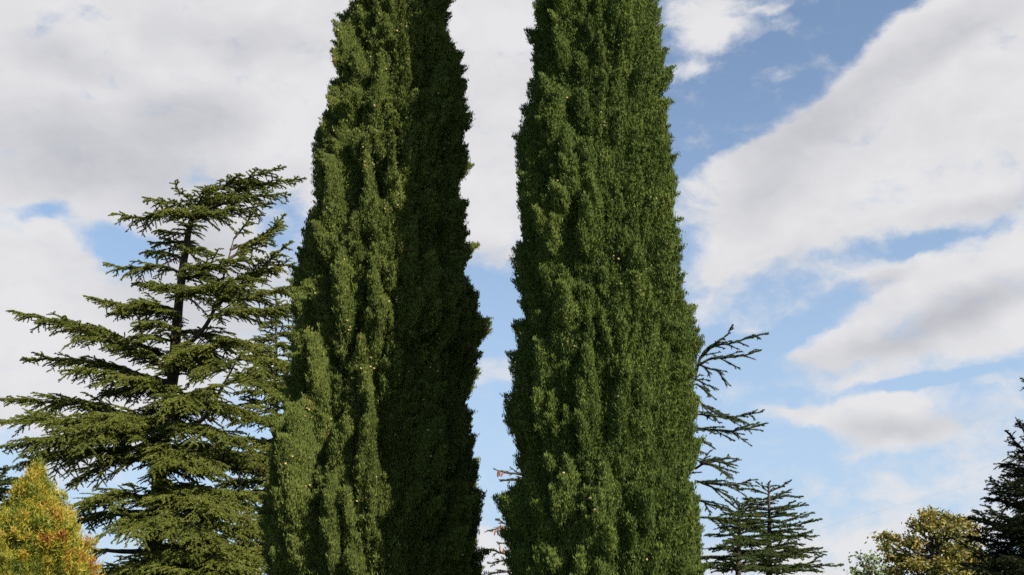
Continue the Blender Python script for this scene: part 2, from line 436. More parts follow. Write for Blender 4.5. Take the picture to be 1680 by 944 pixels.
def bough(pts, par, rng, fol, wood, r0, scale=1.0):
    """pts: world points of the main limb (root to tip)"""
    n = max(10, int(6 + 4 * np.linalg.norm(pts[-1] - pts[0])))
    C = spline(pts, n)
    L0 = np.linalg.norm(np.diff(C, axis=0), axis=1).sum()
    C[1:-1] += rng.normal(0, .012 * L0 / 3, (n - 2, 3))
    tube(wood, C, np.linspace(r0, .012, n), 7, .05, rng)
    seg = np.concatenate([[0], np.cumsum(np.linalg.norm(np.diff(C, axis=0), axis=1))]); L0 = seg[-1]
    tone_b = rng.normal(0, .06)
    def along(s):
        P = np.stack([np.interp(s, seg, C[:, i]) for i in range(3)], 1)
        T = norm(np.stack([np.interp(s + .05, seg, C[:, i]) - np.interp(s - .05, seg, C[:, i]) for i in range(3)], 1))
        return P, T
    tw = Twigs()
    # secondaries
    m = max(4, int(L0 * (1 - par['bare']) / par['ds']))
    s = L0 * (par['bare'] + (1 - par['bare']) * (np.arange(m) + rng.uniform(.1, .9, m)) / m)
    s = np.minimum(s, L0 * .985)
    P, T = along(s)
    t = s / L0
    sg = np.where(np.arange(m) % 2 == 0, 1.0, -1.0)[:, None]
    side = norm(np.cross(T, UPZ))
    ang = np.radians(rng.uniform(*par['ang'], m))[:, None]
    D = norm(T * np.cos(ang) + side * sg * np.sin(ang) + UPZ * rng.normal(par['lift'], par['tilt'], (m, 1)) + rng.normal(0, .1, (m, 3)))
    prof = (.45 + 1.0 * t) * (1 - t) ** .85 * 1.15
    L = par['l2'] * scale * prof * rng.uniform(.5, 1.25, m) + .06
    g = np.zeros((m, 3)); g[:, 2] = par['droop'] * L * rng.uniform(.3, 1.4, m)
    tw.add(P, D, L, g)
    # secondaries as thin wood
    for k in range(m):
        if L[k] > .35:
            u = np.linspace(0, .8, 4)[:, None]
            tube(wood, P[k] + D[k] * L[k] * u + g[k] * u * u, np.linspace(.011, .004, 4), 3)
    # tertiaries
    def sub(A, D, L, g, ds, ratio, tilt, amin, amax):
        c = np.maximum((L / ds).astype(int), 0)
        i = np.repeat(np.arange(len(L)), c)
        if len(i) == 0: return None
        k = np.concatenate([np.arange(x) for x in c])
        s = np.clip((k + rng.uniform(.2, .9, len(i))) / np.maximum(c[i], 1), .05, .95)
        A2 = A[i] + D[i] * (L[i] * s)[:, None] + g[i] * (s * s)[:, None]
        T2 = norm(D[i] * L[i][:, None] + 2 * g[i] * s[:, None])
        sd = norm(np.cross(T2, UPZ)) * np.where(k % 2 == 0, 1.0, -1.0)[:, None]
        an = np.radians(rng.uniform(amin, amax, len(i)))[:, None]
        D2 = norm(T2 * np.cos(an) + sd * np.sin(an) + UPZ * rng.normal(par['lift'], tilt, (len(i), 1)))
        L2 = L[i] * ratio * (1 - .75 * s) * rng.uniform(.5, 1.3, len(i)) + .03
        g2 = np.zeros_like(A2); g2[:, 2] = par['droop'] * L2 * rng.uniform(.2, 1.3, len(i))
        return A2, D2, L2, g2
    r = sub(P, D, L, g, par['ds3'], par['l3'], par['tilt'], 30, 65)
    if r is not None: tw.add(*r)
    # main axis itself carries needles
    mm = max(3, int(L0 * (1 - par['bare']) / .2)); s = L0 * (par['bare'] + (1 - par['bare']) * np.arange(mm) / mm)
    P2, T2 = along(s)
    tw.add(P2, T2, np.full(mm, L0 * (1 - par['bare']) / mm), np.zeros((mm, 3)))
    A, D, L, g = tw.cat()
    c = np.maximum((L / par['sp']).astype(int), 1)
    i = np.repeat(np.arange(len(L)), c)
    k = np.concatenate([np.arange(x) for x in c])
    s = (k + rng.random(len(i))) / c[i]
    p = A[i] + D[i] * (L[i] * s)[:, None] + g[i] * (s * s)[:, None]
    T = norm(D[i] * L[i][:, None] + 2 * g[i] * s[:, None])
    thin = 1 - .45 * s
    nper = par['n']
    q = np.repeat(np.arange(len(p)), nper)
    d = norm(T[q] * par['fwd'] + UPZ * par['up'] + rng.standard_normal((len(q), 3)) * par['spread'])
    sd = norm(np.cross(d, rng.standard_normal((len(q), 3)) + .4 * UPZ))
    ln = (par['ln'] * thin[q] * rng.uniform(.6, 1.25, len(q)))[:, None]
    wd = par['wd'] * rng.uniform(.7, 1.3, (len(q), 1))
    b = p[q]
    V = np.stack([b - sd * wd * .5, b + sd * wd * .5, b + d * ln], 1)
    tone = np.clip(.48 + tone_b + rng.normal(0, .12, len(q)) + np.repeat(rng.normal(0, .08, len(p)), nper), 0, 1)
    fol.polys(V, tone)

CEDAR = dict(ds=.074, l2=1.9, ang=(26, 64), lift=-.03, tilt=.19, droop=-.22, ds3=.09, l3=.55, bare=.06, sp=.016, n=7, ln=.054, wd=.023, fwd=.45, up=.45, spread=.6)

def conifer(name, label, Y, trunk, boughs, rand, par, needle, r_trunk, r_top, seed, group=None, limbs=(), r_b=.055, bark=None, leader=True, cat='tree', K=1.0):
    r_b = r_b * K; r_trunk = r_trunk * K; r_top = r_top * K
    par = dict(par); 
    for q_ in ('ds', 'l2', 'ds3', 'sp', 'ln', 'wd'): par[q_] = par[q_] * K
    rng = np.random.default_rng(seed)
    tp = [at(x, y, Y) for x, y in trunk]
    p0 = tp[0]; dirn = (tp[0] - tp[1]) / (tp[0][2] - tp[1][2])
    base = p0 + dirn * (-.15 - p0[2])
    TP = spline(np.vstack([base, tp]), 40)
    root = thing(name, label, cat, (base[0], Y, 0), group)
    tb = MB(); tube(tb, TP, np.linspace(r_trunk, r_top, 40) + .25 * r_trunk * np.exp(-np.linspace(0, 40, 40)), 12, .05, rng)
    trunk_o = child('trunk', tb, bark or M_BARK, root, smooth=True)
    fol = MB()
    def on_trunk(z, line=TP):
        return np.array([np.interp(z, line[:, 2], line[:, i]) for i in range(3)])
    nb = 0
    def add(pts, par_, r, scale=1.0):
        nonlocal nb
        w = MB(); bough(np.array(pts), par_, rng, fol, w, r, scale)
        child('bough', w, bark or M_BARK, root, trunk_o, smooth=True)
    lines = [TP]
    for lp, r in limbs:      # secondary ascending stems
        q = spline([at(x, y, Y + dy * K) for x, y, dy in lp], 20)
        w = MB(); tube(w, q, np.linspace(r * K, .02, 20), 8, .05, rng)
        child('limb', w, bark or M_BARK, root, trunk_o, smooth=True)
        lines.append(q)
    for b in boughs:         # explicit boughs: list of (px, py, depth offset) and options
        pts, opt = b
        P = []
        for x, y, dy in pts: P.append(at(x, y, Y + dy * K))
        pp = dict(par); pp.update(opt.get('par', {}))
        L = np.linalg.norm(P[-1] - P[0])
        add(P, pp, (opt['r'] * K if 'r' in opt else r_b * min(1.2, .35 + .2 * L / K)), opt.get('s', 1.0))
    for rd in rand:
        line = lines[rd.get('line', 0)]
        n = rd['n']
        z0, z1 = at(0, rd['py'][0], Y)[2], at(0, rd['py'][1], Y)[2]
        az = rng.uniform(0, 2 * np.pi)
        for k in range(n):
            f = (k + rng.uniform(.2, .8)) / n
            z = z0 + (z1 - z0) * f
            o = on_trunk(z, line)
            if 'az' in rd:
                a = math.radians(rng.uniform(*rd['az']))
            else:
                az += 2.39996; a = az + rng.normal(0, .25)
            L = K * (rd['L'][0] + (rd['L'][1] - rd['L'][0]) * f) * rng.uniform(.75, 1.15)
            h = np.array([math.cos(a), math.sin(a), 0])
            rise = rng.uniform(*rd['rise']); arch = rng.uniform(*rd['arch'])
            P = [o, o + h * L * .35 + UPZ * L * (rise * .35 + arch * .7), o + h * L * .7 + UPZ * L * (rise * .7 + arch * .85), o + h * L + UPZ * L * rise]
            pp = dict(par); pp.update(rd.get('par', {}))
            add(P, pp, r_b * min(1.2, .3 + .22 * L / K), rd.get('s', 1.0) * min(1.0, .35 + L / K / 3.5))
    if leader:
        top = TP[-1]
        add([TP[-4], TP[-2], top, top + (TP[-1] - TP[-4]) * .6], dict(par, bare=0), .03, .3)
    child('crown', fol, needle, root)
    return root

# --- the big cedar at the left
Yc = 42.0
E = {}
def e(*pts, **o): return (list(pts), o)
spiky = dict(bare=.1, l2=.7)
big_boughs = [
    # top plume leaning right
    e((316, 352, 0), (345, 318, -.1), (395, 296, -.2), (470, 274, -.3), s=.55),
    e((318, 352, 0), (370, 322, .2), (430, 303, .2), (502, 292, .1), s=.55),
    e((320, 350, 0), (380, 330, -.4), (430, 322, -.6), (478, 320, -.7), s=.5),
    e((318, 350, 0), (308, 325, -.2), (292, 312, -.4), (287, 297, -.5), s=.35),
    e((318, 350, 0), (335, 318, -.6), (350, 308, -1.0), s=.4),
    e((316, 352, 0), (290, 336, -.3), (262, 330, -.4), (236, 324, -.5), s=.45),
    e((314, 356, 0), (275, 350, 0), (230, 358, -.1), (183, 350, -.2), s=.5),
    e((314, 358, 0), (290, 346, -.8), (262, 348, -1.2), s=.5),
    e((316, 358, 0), (350, 350, -.8), (385, 340, -1.2), s=.55),
    e((318, 360, 0), (360, 350, .5), (420, 340, .7), (452, 334, .7), s=.5),
    # left side, below the top
    e((308, 385, 0), (285, 382, 0), (252, 380, 0), s=.35),
    e((306, 400, 0), (280, 398, .2), (246, 400, .3), s=.35),
    e((302, 425, 0), (270, 414, .1), (230, 415, .1), s=.4),
    e((300, 448, 0), (255, 437, -.1), (210, 440, -.2), (171, 432, -.3), s=.5),
    e((297, 478, 0), (260, 470, .4), (222, 467, .6), s=.5),
    e((294, 510, 0), (250, 500, 0), (195, 500, -.1), (138, 486, -.2), s=.55),
    e((294, 520, 0), (250, 508, .6), (205, 514, .9), (176, 515, 1.0), s=.55),
    e((289, 545, 0), (260, 530, -.8), (220, 530, -1.2), s=.7),
    e((285, 610, 0), (232, 580, -.3), (165, 552, -.5), (90, 528, -.6), (12, 510, -.7), s=.75, r=.10),
    e((286, 598, 0), (240, 570, .5), (175, 545, .7), (110, 528, .8), (70, 524, .8), s=.6),
    e((282, 630, 0), (220, 612, .4), (150, 592, .5), (70, 590, .4), (36, 588, .4), s=.7, r=.09),
    e((281, 638, 0), (230, 622, -.6), (160, 610, -.9), (100, 608, -1.0), s=.75),
    e((274, 690, 0), (220, 684, .2), (140, 662, .3), (60, 658, .3), (-4, 656, .3), s=.8, r=.10),
    e((272, 705, 0), (215, 690, -.7), (130, 688, -1.1), (50, 692, -1.3), (-8, 690, -1.3), s=.85, r=.10),
    e((268, 730, 0), (215, 712, -1.2), (150, 712, -1.8), (80, 722, -2.1), (0, 735, -2.2), s=.9, r=.10),
    e((266, 745, 0), (200, 735, .5), (130, 742, .6), (60, 752, .7), (20, 768, .7), s=.8),
    e((264, 765, 0), (220, 750, -.8), (170, 765, -1.1), (110, 797, -1.2), s=.8),
    e((258, 830, 0), (215, 812, -.9), (165, 818, -1.3), (120, 832, -1.5), s=.8, r=.09),
    e((256, 850, 0), (200, 838, .5), (150, 850, .8), (110, 860, .9), s=.7),
    e((250, 905, 0), (205, 905, -.4), (165, 903, -.6), (140, 900, -.7), s=.5, r=.09, par=dict(bare=.55)),
    # right side
    e((352, 505, -.5), (395, 470, -.6), (430, 440, -.6), (480, 395, -.7), s=.55),
    e((362, 470, -.5), (405, 452, -.3), (450, 440, -.2), (484, 432, 0), s=.55),
    e((375, 425, -.4), (410, 405, -.2), (440, 385, -.1), (468, 350, 0), s=.5),
    e((378, 410, -.4), (420, 392, .2), (465, 364, .3), s=.4),
    e((384, 392, -.4), (400, 372, -.4), (420, 345, -.4), s=.4),
    e((356, 495, -.5), (400, 490, -1.0), (450, 478, -1.2), (490, 470, -1.2), s=.65),
    e((345, 520, -.4), (390, 512, -1.0), (440, 508, -1.4), (485, 512, -1.5), s=.7),
    e((300, 450, 0), (335, 440, -.5), (380, 430, -.9), (430, 425, -1.0), s=.6),
    e((296, 490, 0), (330, 478, -.9), (375, 470, -1.4), (420, 470, -1.6), s=.7),
    e((286, 590, 0), (330, 572, -.8), (385, 562, -1.2), (450, 572, -1.3), s=.8),
    e((386, 592, -1.2), (420, 588, -1.4), (455, 592, -1.5), (482, 602, -1.5), s=.8),
    e((380, 605, -1.2), (350, 600, -1.8), (315, 615, -2.2), s=.75),
    e((366, 633, -1.1), (400, 622, -1.5), (440, 628, -1.8), (478, 645, -1.9), s=.9),
    e((366, 633, -1.1), (340, 638, -1.6), (300, 650, -2.0), (262, 662, -2.1), s=.8),
    e((276, 680, 0), (320, 668, .8), (380, 672, 1.4), (440, 690, 1.6), s=.9),
    e((272, 705, 0), (315, 700, -1.0), (365, 715, -1.5), (420, 742, -1.6), s=.85),
    e((268, 740, 0), (305, 738, -1.2), (345, 762, -1.7), (372, 782, -1.8), s=.7),
    e((268, 745, 0), (320, 748, .8), (380, 758, 1.3), (450, 770, 1.5), s=.85, r=.1),
    e((262, 800, 0), (310, 800, -.8), (370, 808, -1.2), (430, 825, -1.2), s=.9),
    e((258, 830, 0), (300, 815, -1.4), (350, 828, -2.0), (420, 862, -2.3), s=.95, r=.1),
    e((256, 845, 0), (290, 850, -1.6), (330, 872, -2.2), (400, 905, -2.4), s=.9),
    e((254, 870, 0), (290, 872, -1.2), (330, 878, -1.7), (365, 888, -1.9), s=.7),
    e((252, 920, 0), (300, 905, -1.4), (360, 918, -2.0), (430, 940, -2.3), s=.95, r=.1),
    e((252, 930, 0), (225, 925, -1.5), (205, 935, -2.0), s=.7),
    e((252, 925, 0), (300, 925, .8), (360, 930, 1.2), (430, 925, 1.4), s=.85),
    e((250, 950, 0), (300, 945, -1.6), (350, 952, -2.4), (420, 965, -2.8), s=.95),
]
conifer('cedar_tree', 'broad dark green cedar with level boughs and a windswept top, left of the cypresses', Yc,
        [(246, 960), (254, 870), (262, 780), (276, 680), (285, 600), (293, 500), (303, 420), (312, 368), (318, 348)], big_boughs,
        [dict(n=6, py=(960, 700), L=(3.4, 3.0), az=(15, 120), rise=(-.12, .02), arch=(.02, .12), s=.9),
         dict(n=7, py=(700, 380), L=(3.0, 1.0), az=(10, 170), rise=(-.05, .12), arch=(.02, .1), s=.8),
         dict(n=10, py=(950, 640), L=(2.9, 2.5), az=(225, 345), rise=(-.28, -.08), arch=(.05, .15), s=.9),
         dict(n=8, py=(640, 380), L=(2.1, 1.1), az=(190, 350), rise=(-.18, .06), arch=(.04, .12), s=.9)],
        CEDAR, M_CEDAR, .26, .06, 41, K=1.4,
        limbs=[([(286, 582, 0), (330, 545, -.3), (353, 504, -.5), (364, 465, -.5), (384, 390, -.4)], .085),
               ([(272, 705, 0), (330, 690, -.6), (366, 633, -1.1), (388, 592, -1.2)], .09)], leader=False)

# --- younger cedar just behind it, beside the left cypress
conifer('cedar_tree', 'slim young cedar tucked between the broad cedar and the left cypress', 50.0,
        [(452, 960), (452, 800), (452, 650), (453, 560), (453, 488)], [],
        [dict(n=64, py=(930, 500), L=(2.6, .45), rise=(-.1, .12), arch=(.02, .1), s=.9)],
        dict(CEDAR, ln=.06, wd=.028, sp=.025, l2=1.7), M_CEDAR, .16, .02, 42, r_b=.04, K=1.39)

# --- cedar behind the right cypress, only its right-hand boughs show
SP = dict(CEDAR, l2=1.6, ds=.14, ds3=.12, l3=.38, droop=-.12, bare=.02, n=9, ln=.050, sp=.012, wd=.013, spread=.7, ang=(14, 45), tilt=.2)
Yd = 27.0
side_boughs = [
    e((1143, 612, 0), (1150, 585, 0), (1172, 564, -.05), (1190, 552, -.05), (1203, 533, -.1), s=.35, r=.028),
    e((1148, 590, 0), (1172, 568, .1), (1205, 563, .15), (1232, 553, .15), (1261, 548, .2), s=.4, r=.026),
    e((1144, 600, 0), (1170, 588, -.2), (1205, 586, -.3), (1248, 576, -.35), s=.45, r=.035),
    e((1146, 598, 0), (1160, 604, .1), (1178, 610, .15), (1191, 630, .2), s=.3, r=.03),
    e((1142, 620, 0), (1142, 590, 0), (1142, 562, 0), s=.25, r=.03),
    e((1142, 622, 0), (1155, 630, .1), (1170, 636, .1), s=.3, r=.02),
    e((1142, 630, 0), (1155, 640, -.1), (1164, 650, -.1), s=.3, r=.02),
    e((1140, 655, 0), (1165, 672, -.1), (1195, 684, -.2), (1252, 676, -.3), s=.55, r=.028),
    e((1140, 680, 0), (1180, 684, .4), (1215, 690, .6), s=.5),
    e((1140, 702, 0), (1180, 706, .1), (1215, 706, .1), (1258, 695, .2), s=.6, r=.03),
    e((1140, 720, 0), (1150, 725, -.2), (1165, 730, -.2), s=.3),
    e((1140, 770, 0), (1165, 756, -.1), (1190, 760, -.2), (1208, 756, -.2), s=.6, r=.03),
    e((1150, 758, -.1), (1175, 766, -.4), (1199, 782, -.5), s=.45, r=.03),
    e((1152, 762, -.1), (1186, 754, .2), (1196, 747, .3), s=.4, r=.03),
    e((1140, 790, 0), (1175, 795, 0), (1205, 795, 0), (1232, 789, 0), s=.6, r=.03),
    e((1150, 792, 0), (1175, 803, -.2), (1198, 818, -.3), s=.5, r=.03),
    e((1140, 820, 0), (1165, 828, .1), (1198, 835, .2), s=.7),
    e((1140, 850, 0), (1170, 850, -.1), (1200, 856, -.3), s=.8),
]
conifer('cedar_tree', 'dark cedar behind the right cypress with only its sparse right-hand boughs showing', Yd,
        [(1120, 960), (1122, 800), (1126, 660), (1130, 600)], side_boughs,
        [dict(n=46, py=(950, 600), L=(2.6, .8), az=(115, 250), rise=(-.05, .15), arch=(.02, .1), s=.9),
         dict(n=16, py=(950, 640), L=(1.2, .5), az=(70, 110), rise=(-.05, .12), arch=(.02, .1), s=.8),
         dict(n=10, py=(950, 640), L=(1.0, .5), az=(250, 280), rise=(-.05, .12), arch=(.02, .1), s=.8)],
        SP, M_CEDAR2, .2, .02, 43, leader=False, r_b=.03, bark=M_BARK_D)

# --- two cedars at the lower right
C3 = dict(CEDAR, ln=.07, wd=.03, sp=.030, l2=1.35, ang=(20, 52), ds=.13, ds3=.12, droop=-.1, bare=.06, lift=.03, tilt=.1)
up_tip = [
    e((1261, 808, 0), (1275, 802, 0), (1298, 789, 0), s=.3), e((1261, 806, 0), (1262, 800, 0), (1273, 797, .1), s=.25),
    e((1261, 808, 0), (1250, 798, 0), (1241, 790, 0), s=.3), e((1261, 812, 0), (1236, 804, -.1), (1211, 803, -.1), s=.45),
    e((1261, 822, 0), (1285, 815, 0), (1315, 816, 0), s=.5), e((1261, 820, 0), (1285, 810, .5), (1299, 803, .6), s=.4),
    e((1262, 842, 0), (1292, 836, .2), (1325, 828, .3), s=.5), e((1262, 838, 0), (1285, 832, -.6), (1305, 822, -.9), s=.5),
    e((1262, 850, 0), (1285, 846, -.5), (1307, 842, -.7), s=.5),
    e((1262, 858, 0), (1300, 852, 0), (1336, 840, 0), s=.5), e((1262, 866, 0), (1305, 862, .3), (1348, 853, .4), s=.55),
    e((1262, 874, 0), (1290, 870, -.7), (1321, 868, -1.0), s=.55), e((1262, 886, 0), (1300, 880, -.2), (1332, 872, -.2), s=.55),
    e((1262, 892, 0), (1300, 880, .2), (1340, 881, .3), s=.6), e((1262, 900, 0), (1290, 893, -.6), (1321, 894, -.8), s=.55),
    e((1262, 908, 0), (1305, 903, .2), (1349, 900, .3), s=.6), e((1262, 915, 0), (1310, 908, -.1), (1356, 906, -.2), s=.6),
    e((1262, 924, 0), (1295, 914, -.8), (1330, 915, -1.1), s=.65),
    e((1262, 940, 0), (1300, 930, -.3), (1335, 930, -.4), (1384, 928, -.5), s=.7, r=.06),
    e((1262, 935, 0), (1310, 932, .3), (1352, 910, .4), s=.6), e((1262, 948, 0), (1300, 936, -1.0), (1350, 938, -1.5), s=.75),
    e((1262, 830, 0), (1238, 822, -.1), (1222, 820, -.1), s=.5), e((1262, 850, 0), (1240, 846, -.4), (1222, 848, -.5), s=.5),
]
conifer('cedar_tree', 'spreading cedar with upswept branch tips at the lower right, taller of the two there', 42.0,
        [(1262, 960), (1262, 900), (1262, 850), (1261, 800)], up_tip,
        [dict(n=30, py=(940, 815), L=(2.3, .8), az=(20, 250), rise=(-.05, .1), arch=(.01, .07), s=.8),
         dict(n=10, py=(940, 830), L=(1.7, .8), az=(250, 330), rise=(-.05, .1), arch=(.01, .07), s=.8)],
        C3, M_CEDAR2, .16, .03, 44, 'cedars at the lower right', r_b=.045)
conifer('cedar_tree', 'shorter flat-topped cedar between the right cypress and its taller upswept neighbour', 40.0,
        [(1211, 960), (1212, 900), (1213, 835)],
        [e((1213, 838, 0), (1210, 828, 0), (1203, 818, 0), s=.3), e((1213, 838, 0), (1200, 828, -.1), (1193, 822, -.1), s=.35),
         e((1213, 840, 0), (1225, 828, -.1), (1240, 825, -.2), s=.4), e((1213, 838, 0), (1222, 826, .2), (1228, 822, .2), s=.3)],
        [dict(n=38, py=(940, 838), L=(1.9, .7), rise=(-.08, .1), arch=(.01, .07), s=.85)],
        C3, M_CEDAR2, .15, .04, 45, 'cedars at the lower right', r_b=.045)

# --- dark spruce cutting in from the right edge
SPR = dict(CEDAR, ds=.055, l2=.8, ang=(35, 60), lift=.05, tilt=.3, droop=-.25, ds3=.08, l3=.5, bare=.03, sp=.013, n=6, ln=.034, wd=.012, fwd=.75, up=.1, spread=.75)
Ys = 17.0
conifer('spruce_tree', 'near-black spruce with ragged upturned branch tips cut off by the right edge', Ys,
        [(1786, 960), (1785, 800), (1783, 650), (1781, 470)],
        [e((1782, 650, 0), (1725, 650, -.1), (1678, 622, -.1), s=.7),
         e((1783, 760, 0), (1720, 745, -.1), (1690, 720, -.1), (1668, 689, -.1), s=.8), e((1783, 770, 0), (1720, 762, .3), (1680, 740, .4), (1650, 707, .5), s=.8),
         e((1783, 790, 0), (1720, 775, -.4), (1690, 757, -.5), (1661, 741, -.6), s=.9),
         e((1784, 850, 0), (1720, 845, -.1), (1665, 832, -.1), (1624, 787, -.2), s=1.0), e((1784, 830, 0), (1730, 825, -.5), (1680, 805, -.7), (1645, 783, -.8), s=1.0),
         e((1784, 820, 0), (1730, 815, .4), (1690, 790, .5), (1668, 775, .5), s=.9),
         e((1784, 905, 0), (1710, 900, -.1), (1640, 870, -.2), (1599, 837, -.2), s=1.1), e((1784, 890, 0), (1720, 885, -.6), (1660, 860, -.8), (1616, 830, -.9), s=1.0),
         e((1784, 930, 0), (1710, 925, .4), (1640, 905, .5), (1590, 880, .6), s=1.0), e((1784, 940, 0), (1700, 935, -.4), (1620, 915, -.6), (1574, 888, -.6), s=1.1),
         e((1784, 960, 0), (1700, 955, -.7), (1630, 945, -1.0), (1580, 922, -1.1), s=1.1), e((1784, 900, 0), (1720, 880, -1.0), (1680, 865, -1.3), s=1.1),
         e((1784, 870, 0), (1720, 860, -.9), (1670, 845, -1.2), s=1.0), e((1784, 945, 0), (1710, 930, -1.2), (1650, 915, -1.6), s=1.2)],
        [dict(n=26, py=(960, 700), L=(1.75, .9), az=(100, 250), rise=(.0, .25), arch=(-.08, .02), s=1.1),
         dict(n=54, py=(960, 480), L=(1.75, .2), rise=(.0, .25), arch=(-.08, .02), s=1.1),
         dict(n=10, py=(1010, 900), L=(2.0, 1.6), az=(140, 240), rise=(.0, .2), arch=(-.08, .02), s=1.2)],
        SPR, M_SPRUCE, .17, .05, 46, r_b=.02, bark=M_BARK_D)

# --- spruce with cones glimpsed between the cypresses
sp_root = conifer('spruce_tree', 'olive brown spruce glimpsed low between the two cypresses', 29.0,
        [(905, 960), (905, 860), (905, 765)],
        [e((900, 790, 0), (850, 778, 0), (830, 776, 0), (811, 770, 0), s=.8), e((900, 790, 0), (840, 788, .1), (820, 790, .1), s=.8),
         e((900, 880, 0), (850, 872, 0), (825, 866, 0), (798, 872, 0), s=.7), e((900, 870, 0), (840, 862, .1), (812, 852, .1), s=.7),
         e((900, 925, 0), (850, 915, 0), (815, 905, 0), (790, 900, 0), s=.9), e((900, 935, 0), (840, 920, -.2), (800, 925, -.3), s=.9),
         e((900, 950, 0), (840, 938, .2), (795, 945, .2), s=1.0), e((900, 915, 0), (845, 895, .1), (815, 890, .1), s=.6)],
        [dict(n=20, py=(960, 790), L=(1.4, .5), az=(-60, 60), rise=(0, .15), arch=(-.05, .02), s=.7)],
        dict(SPR, ln=.05, wd=.018, sp=.022, l2=.6, ds=.11, ds3=.11), M_SPRUCE2, .12, .03, 47)
_V, _F = ico_cone(None, .03)
_V = _V * np.array([.75, .75, 2.4])
_mb = MB(); _mb.indexed(_V, _F, .5); _cm = _mb.mesh('cone', M_CONE_R)
for (x, y) in ((817, 776), (820, 777), (818, 779), (824, 778), (818, 868), (822, 866), (826, 868), (812, 874), (820, 900), (826, 905)):
    o = bpy.data.objects.new('cone', _cm); COL.objects.link(o); o.parent = sp_root
    o.location = at(x, y, 28.9) - np.array(sp_root.location)
    o.rotation_euler = (.2, .1 * (x % 5), x)

# --- far dark conifer at the left edge
conifer('cedar_tree', 'distant dark conifer top peeking out at the left edge behind the golden thuja', 52.0,
        [(-20, 960), (-20, 860), (-20, 770), (-18, 745)],
        [e((-20, 790, 0), (0, 782, 0), (18, 766, 0), s=.6), e((-20, 800, 0), (10, 790, 0), (34, 786, 0), s=.8), e((-20, 815, 0), (15, 806, 0), (42, 806, 0), s=.9),
         e((-20, 805, 0), (5, 795, -.4), (26, 790, -.6), s=.9)],
        [dict(n=40, py=(940, 760), L=(2.6, .8), rise=(-.08, .1), arch=(.02, .08), s=1.0)],
        dict(C3, ln=.12, wd=.045, sp=.055, l2=1.4), M_CEDAR2, .2, .04, 48, r_b=.05)

# ------------------------------------------------------------------ golden thuja
def thuja():
    rng = np.random.default_rng(77)
    Y = 12.5
    sil = [(944, -52, 158), (915, -46, 153), (890, -40, 148), (860, -28, 138), (830, -2, 116), (805, 20, 98), (785, 38, 86), (770, 50, 77), (762, 57, 70)]
    sh = Shell(Y, sil, at(62, 752, Y)[2], 1.0, 1.05)
    f = field(sh, rng, .014, [(6, .10, .18, .3, .6, .12, .24, .6), (60, .028, .06, .12, .30, .09, .17, .6)], .25)
    root = thing('thuja_shrub', 'cone-shaped golden yellow thuja with orange tips in the lower left corner', 'shrub', (float(sh.C(0)), Y, 0))
    tb = MB(); zz = np.linspace(-.12, sh.ztop - .15, 14)
    tube(tb, np.stack([sh.C(zz), np.full(14, Y), zz], 1), np.linspace(.07, .008, 14), 8, .06, rng)
    child('trunk', tb, M_BARK_C, root, smooth=True)
    mb = MB()
    r2 = np.random.default_rng(5); r3 = np.random.default_rng(6)
    def patch(p):
        a = wave3(p, np.random.default_rng(5), .9); b = wave3(p, np.random.default_rng(6), .3)
        return +.09 + .12 * a + .24 * np.clip(b - .15, -.6, 1.2) + .10 * np.clip((p[:, 2:3].ravel() - 2.2) / 1.2, -1, 1)
    column_crown(sh, f, rng, 15000, (.050, .0085), mb, 'leaf', .75, .6, .38, .08, .6, patch, .6)
    child('foliage', mb, M_THUJA, root)
thuja()

